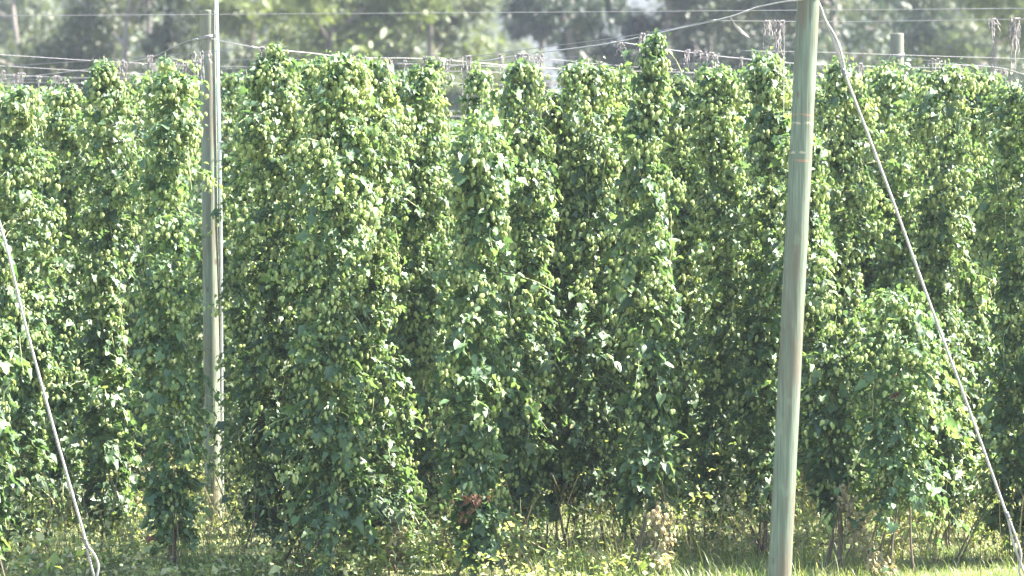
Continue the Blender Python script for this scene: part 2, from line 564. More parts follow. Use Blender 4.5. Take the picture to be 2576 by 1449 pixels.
wire("cable falling left from the slimmer pole's wire band to the left edge", [(512, 98), (490, 100), (398, 138), (330, 156), (180, 180), (0, 200), (-120, 210)], r=0.0032, group="heavy trellis cables",
     name="trellis_cable", cat="cable", twist=True, deps=[23.95, 24.0, 24.3, 25.0, 26.4, 27.6, 28.2], knots=[(486, 101, 498, 98)])
wire("thin wire passing behind the slimmer pole from the cable knot to the left edge", [(640, 120), (507, 133), (320, 147), (0, 168), (-120, 176)], r=0.0024)
wire("thin wire sloping gently down from the left edge behind the slimmer pole's middle twine tufts", [(-120, 131), (0, 138), (267, 155), (547, 167), (733, 170)], r=0.0024)
wire("thin wire low at the left edge with a small dry tuft", [(-120, 184), (0, 188), (133, 194), (300, 197), (540, 198)], r=0.0024)
wire("lower of the thin wires just above the leftmost hops, rising to the slimmer pole", [(-120, 204), (0, 202.5), (180, 198), (660, 193), (1000, 190)], r=0.0024)
wire("faint thin wire half hidden by the leftmost hop tops", [(-120, 205), (0, 207), (160, 209), (360, 212)], r=0.0024)
wire("lowest thin wire between the two leftmost hop crowns", [(-80, 238), (70, 235), (370, 230), (513, 220), (700, 213)], r=0.0025)
wire("thin wire behind the slimmer pole at the height of its lower twine strands", [(330, 191), (547, 176), (700, 168), (900, 160)], r=0.0028)
wire("short wire sloping down right from under the wide draped twine to the pointed hop top", [(1290, 140), (1369, 147), (1459, 157), (1560, 166), (1700, 176)], r=0.0024)
wire("thin wire from the tallest hop top running right behind the thick pole", [(1570, 108), (1666, 123), (1717, 130), (1809, 142), (1877, 149), (2000, 160), (2063, 163), (2190, 168), (2400, 172)], r=0.0036)
wire("wire from the distant grey pole sloping down to the right edge", [(2252, 142), (2350, 155), (2450, 163), (2576, 167), (2700, 171)], r=0.0032, deps=[27.4, 26.6, 26, 25.8, 25.6])
wire("thin wire rising right to meet the right edge above the others", [(2150, 205), (2390, 188), (2574, 172), (2700, 160)], r=0.0024)
wire("thin wire behind the right-hand twine tufts, nearly level", [(1500, 176), (1716, 183), (2040, 190), (2397, 202), (2574, 196), (2700, 192)], r=0.0024)
wire("thin wire falling to the right edge through the last twine tuft", [(2330, 160), (2477, 167), (2576, 187), (2700, 208)], r=0.0028)
wire("upper of two close thin wires right of the big hanging twine", [(980, 160), (1232, 167), (1459, 176), (1717, 182), (1960, 186)], r=0.0028)
wire("lower of two close thin wires right of the big hanging twine", [(980, 178), (1236, 182), (1392, 192), (1700, 194), (1960, 190)], r=0.0028)
wire("thin wire glimpsed through the gap left of the bare hanging twine", [(940, 203), (1059, 206), (1139, 210), (1330, 216), (1720, 218)], r=0.0025)
wire("upper of two faint far wires low in the gap between hop bines at centre", [(960, 279), (1072, 278), (1142, 280), (1300, 284)], r=0.0035)
wire("lower of two faint far wires low in the gap between hop bines at centre", [(960, 288), (1072, 289), (1150, 293), (1300, 297)], r=0.0035)

wire("thin wire crossing well under the slimmer pole's wire band towards the fringe of stumps", [(250, 172), (440, 160), (560, 152), (700, 150), (900, 152)], r=0.0022)
wire("thin wire from the dark fringe of stumps rising slightly towards the draped twine bundle", [(820, 170), (1000, 164), (1180, 156), (1330, 150), (1480, 142)], r=0.0022)
wire("thin wire dipping between the slender knobbly hop bine and the long twine fringe", [(1330, 170), (1500, 165), (1660, 162), (1800, 160)], r=0.0022)
wire("thin wire behind the thick pole just under the frayed twine, running to the right edge", [(1860, 128), (2060, 132), (2300, 140), (2700, 152)], r=0.0022)
wire("thin wire over the two leftmost hop crowns, falling away to the right", [(-100, 160), (100, 172), (300, 184), (500, 192)], r=0.0022)

# ------------------------------------------------------------------ old twine left hanging on the wires
def twine(label, x0, x1, y, length, n, seed, d=None, spread=1.0, slope=0.0, longest=None):
    rng = np.random.default_rng(seed)
    if d is None:
        d = dep(y)
    s = d / F
    o = W((x0 + x1) / 2, y, d)
    mb = MB()
    for q in range(n):
        u = rng.random()
        xx = ((x0 + (x1 - x0) * u) - (x0 + x1) / 2) * s
        z0 = -slope * (u - .5) * (x1 - x0) * s
        L = length * s * rng.uniform(0.3, 1.25)
        if longest and q < 2:
            L = longest * s
        m = 9
        t = np.linspace(0, 1, m)
        w = np.cumsum(rng.normal(0, 0.0035 * spread, (m, 2)), axis=0)
        P = np.stack([xx + w[:, 0], rng.normal(0, .012) + w[:, 1], z0 - L * t], 1)
        if rng.random() < 0.10:                       # curled-up end
            P[-3:, 2] += np.array([0.2, 0.5, 0.9]) * 0.12 * L
            P[-3:, 0] += np.array([0.3, 0.8, 1.2]) * rng.choice([-1, 1]) * 0.02
        mb.tube(smooth_path(P, 14), rng.uniform(0.0022, 0.0036), 3, cap=False)
    for q in range(max(2, n // 4)):                   # turns tied round the wire
        u = rng.random()
        xx = ((x0 + (x1 - x0) * u) - (x0 + x1) / 2) * s
        a = np.linspace(0, 2 * PI * 2, 16)
        P = np.stack([xx + 0.010 * a / 12 , 0.008 * np.cos(a), -slope * (u - .5) * (x1 - x0) * s + 0.009 * np.sin(a)], 1)
        mb.tube(P, 0.003, 4)
    t = mb.build("hanging_twine", M['twine'], None, loc=tuple(o))
    return tag(t, label, "twine", "old twine left hanging on the wires")


twine("long bare bundle of tan twine hanging straight down in the centre with longer strands", 1163, 1186, 143, 112, 22, 1, 24.2, longest=150)
twine("wide tangled twine bundle draped over the wire right of the long central one", 1290, 1366, 138, 42, 40, 2, 23.9, spread=1.4)
twine("dense dark fringe of twine stumps over the large hop bine right of the slimmer pole", 850, 935, 143, 46, 60, 3, 24.4, slope=0.08)
twine("clump of dark twine tangled in a small hop sprig left of centre", 1063, 1135, 148, 52, 45, 4, 24.6, slope=0.1)
twine("pale twine tuft tied at the tip of the tallest pointed hop bine", 1606, 1622, 87, 72, 18, 5, 21.6)
twine("single thin wisp of twine just left of the long central bundle", 1014, 1022, 155, 24, 6, 6, 25.1)
twine("twine tuft hanging between the central hops and the tallest bine", 1447, 1472, 156, 36, 18, 7)
twine("long fringe of many twine ends left of the thick pole, above bushy hops", 1722, 1806, 132, 48, 62, 8, 23.7, slope=0.13)
twine("loose frayed twine strands on the high wire left of the thick pole", 1920, 1934, 55, 58, 14, 9, 20.4)
twine("larger frayed twine bunch beside the thick pole with one strand reaching far down", 1946, 1973, 55, 74, 20, 10, 20.4, longest=240)
twine("airy looped twine bunch on the high wire near the right edge", 2486, 2508, 50, 42, 18, 11, 20.3, spread=1.6, longest=120)
twine("long straight twine bunch on the high wire nearest the right edge", 2538, 2562, 49, 82, 22, 12, 20.3, longest=126)
twine("thin dark twine fringe low between two hop tops at right", 2397, 2418, 164, 55, 26, 13)
twine("full twine tuft hanging low above the last hop bine on the right", 2500, 2532, 178, 72, 34, 14)
twine("twine tuft with two long ends left of the slimmer pole", 369, 384, 142, 44, 14, 15)
twine("drooping chain of twine ends over the hop bine left of the slimmer pole", 420, 500, 153, 40, 42, 16, slope=0.1)
twine("short twine loop hanging just left of the slimmer pole's edge", 486, 492, 134, 30, 5, 17, 23.3)
twine("twine strands hanging in front of the slimmer pole's left side", 503, 513, 132, 70, 8, 18, 23.3)
twine("small curl of twine hanging in front of the slimmer pole's middle", 522, 530, 131, 28, 6, 19, 23.3)
twine("tall twine tuft rising over the gap between the two leftmost hop crowns", 134, 147, 193, 72, 20, 20)
twine("short twine stub right beside the tall tuft at left", 157, 164, 197, 30, 8, 21)
twine("single dry curl dangling from the wire near the left edge", 92, 102, 194, 26, 7, 22)
twine("low flattened tangle of twine near the left edge", 102, 136, 241, 28, 26, 23, spread=1.6)
twine("tiny twine wisp at the left edge of the picture", 6, 14, 180, 30, 6, 24)
twine("short row of twine ends where the cable knot meets the first tall hop top", 650, 664, 121, 24, 12, 25, 23.8)
twine("small loose snarl of twine hanging from the splice left of the tallest bine", 1552, 1566, 110, 26, 9, 26, 22.5, spread=2)
twine("short twine knot on the wire above the bushy hops just left of the thick pole", 1860, 1866, 147, 26, 4, 27)

twine("thin row of twine ends on the wire over the slender knobbly hop bine", 1250, 1262, 139, 40, 9, 31, 24)
twine("grey twine tuft over the right shoulder of the widest dark-hearted bine", 958, 986, 152, 40, 22, 32, 24.6)
twine("frayed twine ends over the rounded hop bine left of the tallest one", 1500, 1522, 158, 38, 16, 33)
twine("twine tuft just right of the guy wire's upper clamp", 2150, 2172, 162, 40, 16, 34)
twine("thin twine ends above the bine with a crest leaning left", 2340, 2362, 150, 42, 16, 35)
twine("grey twine ends above the broad rounded bine at far left", 30, 62, 186, 36, 18, 36)
twine("twine ends hanging above the thin pointed sprig left of the slimmer pole", 296, 318, 154, 40, 14, 37)

# ------------------------------------------------------------------ hop bines
def half_leaf(right, mids, fold=0.34, droop=0.42, pleat=0.05):
    """symmetric leaf from right outline (base .. tip) and midrib points; z from fold, droop and pleats between veins"""
    V, T = [], []
    def z(x, y, k=0):
        return fold * abs(x) - droop * max(0, y - 0.15) ** 2 - 0.1 * x * x + (pleat if k % 2 else -pleat) * (abs(x) > 0.01)
    mid = [(0, y) for y in mids]
    base, tip = (0, 0), right[-1]
    out = right[:-1]
    V.append((0, 0, z(0, 0)))
    for m in mid: V.append((0, m[1], z(0, m[1])))
    V.append((0, tip[1], z(0, tip[1])))
    tip_i = len(V) - 1
    mi = list(range(1, 1 + len(mid)))
    for sgn in (1, -1):
        s0 = len(V)
        for k, (x, y) in enumerate(out): V.append((sgn * x, y, z(x, y, k)))
        chain = [0] + list(range(s0, s0 + len(out))) + [tip_i]
        ys = [V[c][1] for c in chain]
        cur = 0
        for a, b in zip(chain[:-1], chain[1:]):
            while cur < len(mi) - 1 and (V[a][1] > (mids[cur] + mids[cur + 1]) / 2) and a not in (0,):
                tri = (mi[cur], a, mi[cur + 1])
                T.append(tri if sgn > 0 else tri[::-1]); cur += 1
            tri = (mi[cur], a, b)
            T.append(tri if sgn > 0 else tri[::-1])
    return np.array(V, float), np.array(T, int)


LOBED = half_leaf([(0.10, -0.11), (0.30, -0.14), (0.46, 0.06), (0.50, 0.22), (0.66, 0.46), (0.42, 0.44), (0.27, 0.46), (0.26, 0.66), (0.14, 0.90), (0, 1.08)], [0.22, 0.42, 0.70])
HEART = half_leaf([(0.12, -0.10), (0.33, -0.10), (0.46, 0.12), (0.44, 0.36), (0.30, 0.66), (0.14, 0.88), (0, 1.02)], [0.24, 0.58], fold=0.45, droop=0.4, pleat=0.05)
OVAL = half_leaf([(0.20, -0.02), (0.33, 0.20), (0.32, 0.50), (0.16, 0.82), (0, 1.0)], [0.3, 0.65], fold=0.35, droop=0.4)


def make_cone(tiers, per, r0=0.36):
    V, T = [], []
    # core
    k = 6
    prof = [(0, 0.04), (-0.25, 0.26), (-0.6, 0.24), (-0.92, 0.05)]
    for z, r in prof:
        for j in range(k): V.append((r * math.cos(j * 2 * PI / k), r * math.sin(j * 2 * PI / k), z))
    for i in range(3):
        for j in range(k):
            a, b = i * k + j, i * k + (j + 1) % k
            T += [(a, a + k, b + k), (a, b + k, b)]
    for i in range(tiers):
        t = i / (tiers - 1)
        z = -0.02 - 0.70 * t
        r = r0 * (0.62 + 0.5 * math.sin(PI * min(1, 0.18 + 0.85 * t))) * (1 - 0.35 * t * t)
        for j in range(per):
            a = (j + 0.5 * (i % 2)) * 2 * PI / per
            w = PI / per * 1.15
            p = lambda rr, an, zz: (rr * math.cos(an), rr * math.sin(an), zz)
            n = len(V)
            V += [p(r * 0.66, a, z), p(r * 0.97, a - w, z - 0.13), p(r * 1.06, a, z - 0.31), p(r * 0.97, a + w, z - 0.13), p(r * 1.12, a, z - 0.15)]
            T += [(n, n + 1, n + 4), (n + 1, n + 2, n + 4), (n + 2, n + 3, n + 4), (n + 3, n, n + 4)]
    return np.array(V, float), np.array(T, int)


CONE_NEAR = make_cone(5, 5)
CONE_FAR = make_cone(3, 4)


def rot_xyz(rx, ry, rz):
    cx, sx, cy, sy, cz, sz = np.cos(rx), np.sin(rx), np.cos(ry), np.sin(ry), np.cos(rz), np.sin(rz)
    R = np.empty((len(rx), 3, 3))
    R[:, 0] = np.stack([cz * cy, cz * sy * sx - sz * cx, cz * sy * cx + sz * sx], 1)
    R[:, 1] = np.stack([sz * cy, sz * sy * sx + cz * cx, sz * sy * cx - cz * sx], 1)
    R[:, 2] = np.stack([-sy, cy * sx, cy * cx], 1)
    return R


def bine(px, d, ytop, ybot, wpx, label, seed, taper=0.11, coney=1.0, dens=1.0, lean=0.0, group="hop bines climbing to the wires", top_narrow=0.55):
    rng = np.random.default_rng(seed + 1000)
    s = d / F
    x0 = (px - CX) * s
    z1 = CAMZ + (YH - ytop) * s
    z0 = max(0.06, CAMZ + (YH - ybot) * s)
    R = wpx * s / 2 * 1.1
    e = empty("hop_bine", (x0, d, 0), label, "hop bine", group)
    H = z1 - z0
    ph = rng.uniform(0, 2 * PI, 6)

    def axis(z):                                        # the climbing stem
        t = (z - z0) / H
        return np.stack([lean * (t - 0.3) + 0.035 * np.sin(2.1 * z + ph[0]) + 0.015 * np.sin(6 * z + ph[1]),
                         0.03 * np.sin(1.7 * z + ph[2]) + 0.012 * np.sin(7 * z + ph[3]), z], -1)

    def radius(z):
        t = (z - z0) / H
        top = np.clip((1 - t) / max(taper, 1e-3), 0, 1)
        bot = np.clip((t + 0.02) / 0.10, 0, 1)
        lump = 1 + 0.20 * np.sin(3.1 * z + ph[4]) + 0.14 * np.sin(7.3 * z + ph[5])
        return R * (top_narrow + (1 - top_narrow) * top ** 0.8) * (0.82 + 0.18 * bot) * lump * 0.88

    zs = np.linspace(0.0, z1 + 0.02, 40)
    stem = MB()
    A = axis(zs)
    low = np.clip(1 - zs / max(z0 + 0.25, 0.3), 0, 1)
    A[:, 0] += low ** 1.5 * rng.normal(0, 0.12)
    stem.tube(A, 0.0035 + 0.0075 * low, 6)
    for q in range(4):
        zz = np.linspace(0, z0 + 0.5, 10)
        B = axis(zz)
        l2 = np.clip(1 - zz / (z0 + 0.5), 0, 1)
        B[:, 0] += l2 * rng.normal(0, 0.16) + 0.012
        B[:, 1] += l2 * rng.normal(0, 0.1)
        B[:, 2] = zz
        stem.tube(B, 0.003 + rng.uniform(0.003, 0.008) * l2, 5)
    stem.build("stem", M['stem'], e, smooth=True)

    # side shoots, leaves and cones
    n = int(122 * H * dens * (0.55 + 0.9 * R / 0.3))
    z = z0 + H * rng.random(n) ** 0.97
    lay = 0.045                                          # storeys of foliage: shoots leave the stem in loose tiers
    z = z + 0.35 * (np.round(z / (lay * 4)) * lay * 4 - z)
    az = rng.uniform(0, 2 * PI, n)
    ragged = 1 + 0.22 * np.sin(3 * az + 5 * z + ph[1]) + 0.15 * np.sin(2 * az - 9 * z + ph[2])
    L = radius(z) * rng.uniform(0.55, 1.18, n) * ragged
    stray = rng.random(n) < 0.12
    L[stray] *= rng.uniform(1.25, 1.9, stray.sum())
    tt = (z - z0) / H
    drop = rng.uniform(0.35, 1.0, n) * (0.6 + 0.5 * (1 - tt))
    rise = rng.uniform(0.0, 0.55, n)
    crest = int(4 + 14 * R)
    z[:crest] = z1 - rng.uniform(0.03, 0.2, crest)
    L[:crest] = R * rng.uniform(0.35, 1.0, crest)
    rise[:crest] = rng.uniform(0.1, 0.75, crest)
    drop[:crest] = rng.uniform(0.7, 1.5, crest)
    base = axis(z)
    dirv = np.stack([np.cos(az), np.sin(az), np.zeros(n)], 1)

    def along(idx, u):
        q = L[idx] * u * (1 - 0.12 * u)
        P = base[idx] + dirv[idx] * q[:, None]
        P[:, 2] += L[idx] * (rise[idx] * u - drop[idx] * u * u)
        return P
    sh = MB()
    us = np.linspace(0, 1, 5)
    pick = np.nonzero(rng.random(n) < 0.45)[0]
    for i in pick:
        ii = np.full(5, i)
        sh.tube(along(ii, us), 0.0022, 3, cap=False)
    # a few pale bare tendrils dangling outside
    for q in range(int(3 * H)):
        zz = rng.uniform(z0 + 0.2 * H, z1)
        a = rng.uniform(0, 2 * PI)
        rr = float(radius(np.array(zz))) * rng.uniform(0.7, 1.02)
        p = axis(np.array([zz]))[0] + np.array([math.cos(a) * rr, math.sin(a) * rr, 0.05])
        ln = rng.uniform(0.10, 0.42)
        t = np.linspace(0, 1, 7)
        Q = p + np.stack([np.cumsum(rng.normal(0.002, 0.008, 7)), np.cumsum(rng.normal(0, 0.008, 7)), -ln * t], 1)
        sh.tube(Q, 0.0024, 3, cap=False)
    sh.build("side_shoots", M['shoot'], e, smooth=True)  # the bine's thin side shoots and dangling tendrils

    nodes, u = [], []
    for uu in (0.32, 0.52, 0.7, 0.86, 1.0):
        k = np.nonzero(rng.random(n) < 0.92)[0]
        nodes.append(k); u.append(np.clip(uu + rng.normal(0, 0.06, len(k)), 0.1, 1.08))
    nodes = np.concatenate(nodes); u = np.concatenate(u)
    P = along(nodes, u)
    tz = np.clip((P[:, 2] - z0) / H, 0, 1)
    outd = dirv[nodes]
    keep = P[:, 2] > 0.03
    P, tz, outd, u = P[keep], tz[keep], outd[keep], u[keep]
    m = len(P)
    hgt = np.clip((P[:, 2] - 0.4) / 3.2, 0, 1)           # leaves bigger low down, cones thicker high up
    lv = MB()
    lsz = rng.uniform(0.9, 1.12)
    coney *= rng.uniform(0.75, 1.25)
    isl = rng.random(m) < (0.95 - 0.14 * hgt)
    Pl, hl, ol, ul = P[isl], hgt[isl], outd[isl], u[isl]
    for rep in range(1 if dens < 0.8 else 2):
        sel = np.ones(len(Pl), bool) if rep == 0 else rng.random(len(Pl)) < 0.30 * (1 - 0.5 * hl)
        Q = Pl[sel]; k = len(Q)
        nrm = np.array((0, 0, 1.0)) * rng.uniform(0.3, 0.9, (k, 1)) + ol[sel] * rng.uniform(0.1, 0.95, (k, 1)) + np.array(sdir) * rng.uniform(0, 0.8, (k, 1)) + rng.normal(0, 0.36, (k, 3))
        tip = ol[sel] * 0.8 + np.array((0, 0, -0.75)) + rng.normal(0, 0.5, (k, 3))
        size = lsz * (0.052 - 0.010 * hl[sel]) * rng.lognormal(0, 0.33, k).clip(0.5, 1.75)
        big = rng.random(k) < 0.10 * (1 - hl[sel])
        size[big] *= 1.45
        Rm = frames(nrm, tip) * size[:, None, None]
        Rm[:, :, 2] *= rng.uniform(0.3, 1.7, (k, 1))      # how strongly each blade curls
        Q = Q + rng.normal(0, 0.014, (k, 3))
        kind = rng.random(k)
        a = kind < 0.42 * (1.15 - hl[sel]); b = (~a) & (kind < 0.80); c_ = ~(a | b)
        for (tv, tf), msk in ((LOBED, a), (HEART, b), (OVAL, c_)):
            lv.inst(tv, tf, Rm[msk], Q[msk])
    k = int(m * 0.9 * min(1.0, dens))
    q = rng.integers(0, m, k)
    Q = P[q] + rng.normal(0, 0.035, (k, 3))
    nrm = np.array((0, 0, 0.6)) + outd[q] * 0.5 + rng.normal(0, 0.6, (k, 3))
    tip = outd[q] * 0.5 + np.array((0, 0, -0.6)) + rng.normal(0, 0.7, (k, 3))
    lv.inst(*OVAL, frames(nrm, tip) * (0.026 * rng.lognormal(0, 0.35, k))[:, None, None], Q)
    lv.build("leaves", M['leaf'], e)

    cn = MB()
    pc = (0.10 + 0.44 * np.clip(hgt * 1.25, 0, 1)) * coney * np.clip(0.35 + 0.9 * u, 0, 1.15)
    # cones come in patches on the bine
    patch = 0.5 + 0.5 * np.sin(6.1 * P[:, 2] + 2.0 * np.arctan2(outd[:, 1], outd[:, 0]) + ph[3])
    pc *= 0.35 + 1.3 * patch
    isc = np.nonzero(rng.random(m) < pc)[0]
    cnt = rng.integers(1, 5, len(isc))
    idx = np.repeat(isc, cnt)
    k = len(idx)
    off = rng.normal(0, 0.027, (k, 3)) + outd[idx] * 0.014
    off[:, 2] = -rng.uniform(0.0, 0.085, k)
    size = rng.normal(0.035, 0.0065, k).clip(0.018, 0.05)
    Rm = rot_xyz(rng.normal(0, 0.22, k), rng.normal(0, 0.22, k), rng.uniform(0, 2 * PI, k)) * size[:, None, None]
    Rm[:, :, :2] *= rng.uniform(0.72, 0.98, (k, 1, 1))
    tv, tf = CONE_NEAR if d < 25 else CONE_FAR
    cn.inst(tv, tf, Rm, P[idx] + off)
    tag(cn.build("hop_cones", M['cone'], e), kind="stuff")
    return e, (axis, radius, z0, z1, R)


BINES = [
    # px, depth, top row, bottom row, width, label, options
    (-28, 19.6, 600, 1450, 130, "low hop bine cut off by the left edge, behind the left guy wire", dict(taper=0.25)),
    (50, 23.0, 212, 1375, 180, "broad hop bine with a low rounded top at the far left edge", {}),
    (168, 24.6, 208, 1345, 150, "shadowed hop bine in the dark recess behind the left guy wire", {}),
    (262, 23.6, 142, 1355, 165, "hop bine with a thin pointed sprig top left of the slimmer pole", dict(taper=0.10, top_narrow=0.22)),
    (424, 21.4, 162, 1408, 168, "broad leafy hop bine left of the slimmer pole, with big leaves at its foot", {}),
    (634, 25.6, 168, 1335, 118, "thin shaded hop bine tight against the right side of the metal pipe", {}),
    (694, 22.4, 114, 1372, 205, "hop bine with a small sprig peak, first wide column right of the metal pipe", dict(taper=0.10, top_narrow=0.2)),
    (768, 23.0, 150, 1370, 150, "hop bine squeezed behind the small sprig peak and the widest dark-hearted bine", {}),
    (838, 21.4, 130, 1385, 232, "widest dark-hearted hop bine under the dense fringe of twine stumps", dict(taper=0.08)),
    (945, 21.9, 160, 1405, 165, "hop bine with a bright sunlit right flank and a skirt flaring right near the ground", dict(lean=-0.06, taper=0.1)),
    (1052, 23.6, 170, 1325, 145, "hop bine with a bare tan twine down its front, left of the central gap", {}),
    (1092, 26.0, 142, 900, 70, "wispy high hop sprig tangled with dark twine above the central gap", dict(dens=0.7, taper=0.5)),
    (1200, 21.3, 290, 1440, 190, "short-topped hop bine under the long hanging twine, reddish dead leaves near its foot", dict(taper=0.12)),
    (1208, 24.8, 160, 1285, 92, "narrow hop bine rising behind the long hanging twine", dict(dens=0.85)),
    (1322, 22.9, 146, 1312, 140, "slender hop bine with a narrow knobbly top right of the long hanging twine", dict(taper=0.28)),
    (1400, 24.0, 225, 1290, 110, "low hop bine in the shaded gap right of the slender knobbly one", {}),
    (1478, 23.6, 148, 1272, 190, "rounded hop bine standing back, just left of the tallest pointed one", {}),
    (1630, 21.6, 92, 1298, 172, "tallest hop bine with a sharply pointed narrow top and pale twine tip", dict(taper=0.55, top_narrow=0.32)),
    (1730, 24.9, 195, 1280, 120, "hop bine right behind the tallest pointed one under the left end of a twine fringe", {}),
    (1556, 24.2, 168, 1275, 130, "shaded hop bine showing only its left edge beside the tallest pointed one", {}),
    (1815, 23.9, 158, 1280, 165, "bushy hop bine below the right end of the long twine fringe", {}),
    (1935, 23.1, 134, 1290, 160, "dark hop bine directly left of the thick leaning pole", dict(taper=0.10)),
    (2070, 21.9, 330, 1290, 150, "hop bine right of the thick pole with a dry tan shoot trailing to the ground", dict(lean=-0.2, taper=0.2)),
    (2118, 24.3, 146, 1285, 150, "hop bine crossed by the upper end of the guy wire's double strand", {}),
    (2258, 25.8, 152, 1275, 165, "hop bine standing in front of the distant grey pole", {}),
    (2252, 21.6, 740, 1285, 285, "low bushy hop bine, half as high as the others, between thick pole and guy wire", dict(taper=0.4, top_narrow=0.4)),
    (2368, 23.8, 152, 1295, 170, "hop bine with a crest leaning left, behind the middle of the right guy wire", dict(taper=0.09)),
    (2455, 25.2, 178, 1295, 130, "narrow hop bine between the right guy wire and the last twine tuft", {}),
    (2548, 23.0, 205, 1368, 160, "shadowy hop bine at the right edge beneath the last twine tuft", {}),
    (2650, 22.6, 180, 1380, 160, "hop bine mostly cut off by the right edge of the picture", {}),
]
BACK = [
    (-40, 27.5, 215, 1255, 180, "back hop bine at the left edge, seen between the broad rounded bine and the frame"),
    (110, 27.0, 228, 1262, 170, "back hop bine filling the gap between the two leftmost hop crowns"),
    (345, 27.2, 200, 1258, 170, "back hop bine glimpsed left of the bine hanging by the slimmer pole"),
    (560, 28.0, 190, 1245, 130, "back hop bine hidden behind the slimmer pole and the metal pipe"),
    (760, 27.0, 165, 1260, 190, "back hop bine peeping out between the small sprig peak and the widest bine"),
    (905, 28.5, 185, 1240, 170, "back hop bine behind the dense fringe of twine stumps"),
    (1000, 27.4, 190, 1255, 160, "back hop bine showing left of the one with bare tan twine"),
    (1140, 28.6, 312, 1235, 150, "back hop bine with a low top below the two faint far wires"),
    (1268, 27.4, 232, 1255, 130, "back hop bine between the long twine's narrow bine and the slender knobbly one"),
    (1395, 28.2, 262, 1240, 150, "back hop bine low in the gap beside the slender knobbly one"),
    (1552, 27.2, 222, 1255, 150, "back hop bine shaded between the rounded one and the tallest one"),
    (1690, 28.0, 235, 1245, 150, "back hop bine low behind the right flank of the tallest one"),
    (1885, 27.5, 205, 1250, 160, "back hop bine in the dark slot left of the thick pole's neighbour"),
    (2015, 28.0, 200, 1245, 170, "back hop bine hidden mostly by the thick leaning pole"),
    (2175, 28.4, 200, 1240, 150, "back hop bine left of the distant grey pole"),
    (2305, 28.8, 190, 1235, 150, "back hop bine just right of the distant grey pole"),
    (2415, 28.2, 215, 1240, 140, "back hop bine under the thin dark twine fringe at right"),
    (2505, 27.5, 235, 1250, 150, "back hop bine below the full twine tuft near the right edge"),
    (2610, 27.0, 215, 1255, 160, "back hop bine cut by the right edge behind the shadowy one"),
]
made = {}
for k, (px, d, yt, yb, w, lab, opt) in enumerate(BINES):
    d = 20.4 + (d - 21.3) * 0.72 if d > 21 else d
    made[px] = bine(px, d, yt + 6, yb - (46 if yb > 1330 else 24), w, lab, k, **opt)
for k, (px, d, yt, yb, w, lab) in enumerate(BACK):
    bine(px, d - 1.6, yt, yb - 10, w * 1.35, lab, 200 + k, dens=1.1)


def patch_leaves(parent, name, centre, spread, n, mat, size, seed):
    rng = np.random.default_rng(seed)
    mb = MB()
    P = np.asarray(centre) - np.array(parent.location) + rng.normal(0, 1, (n, 3)) * np.asarray(spread)
    R = frames(rng.normal(0, 0.6, (n, 3)) + np.array((0, -0.6, 0.5)), rng.normal(0, 0.6, (n, 3)) + np.array((0, 0, -1))) * (size * rng.lognormal(0, 0.3, n))[:, None, None]
    mb.inst(*HEART, R, P)
    return mb.build(name, mat, parent)


patch_leaves(made[1200][0], "dead_leaves", W(1190, 1255, 20.12), (0.05, 0.02, 0.03), 34, M['dead'], 0.032, 1)["label"] = "reddish brown dead leaves"
patch_leaves(made[1200][0], "dead_leaves", W(1165, 1290, 20.15), (0.03, 0.02, 0.03), 12, M['dead'], 0.03, 4)["label"] = "reddish brown dead leaves"
patch_leaves(made[424][0], "withered_leaf", W(383, 1356, 20.2), (0.008, 0.006, 0.012), 4, M['dead'], 0.04, 2)["label"] = "small red withered leaf"
patch_leaves(made[2252][0], "withered_leaf", W(2255, 990, 20.25), (0.010, 0.008, 0.010), 8, M['dead'], 0.03, 3)["label"] = "small brown withered leaves"

# dry tan shoot trailing from the bine beside the thick pole down to the ground
def dry_trail(parent, pts, seed, n=80):
    rng = np.random.default_rng(seed)
    P = smooth_path(np.array(pts) - np.array(parent.location), 30)
    mb = MB()
    for q in range(4):
        mb.tube(P + np.cumsum(rng.normal(0, 0.006, P.shape), 0), 0.0035, 4)
    i = rng.integers(0, 30, n)
    Q = P[i] + rng.normal(0, 0.035, (n, 3))
    R = rot_xyz(rng.normal(0, 0.35, n), rng.normal(0, 0.35, n), rng.uniform(0, 6.28, n)) * rng.uniform(0.03, 0.048, n)[:, None, None]
    mb.inst(*CONE_NEAR, R, Q)
    R = frames(rng.normal(0, 1, (n, 3)), rng.normal(0, 1, (n, 3))) * rng.uniform(0.02, 0.045, n)[:, None, None]
    mb.inst(*HEART, R, P[rng.integers(0, 30, n)] + rng.normal(0, 0.04, (n, 3)))
    mb.build("dry_shoot", M['dry'], parent)["label"] = "dry tan shoot trailing to the ground"


dry_trail(made[2070][0], [W(2118, 1235, 20.6), W(2150, 1310, 20.6), W(2190, 1385, 20.6), W(2222, 1440, 20.2)], 7, 130)
dry_trail(made[945][0], [W(985, 1300, 20.7), W(1000, 1360, 20.6), W(1012, 1415, 20.5)], 8, 70)
dry_trail(made[1630][0], [W(1655, 1280, 20.4), W(1672, 1335, 20.4), W(1664, 1395, 20.4), W(1675, 1430, 20.3)], 9, 60)

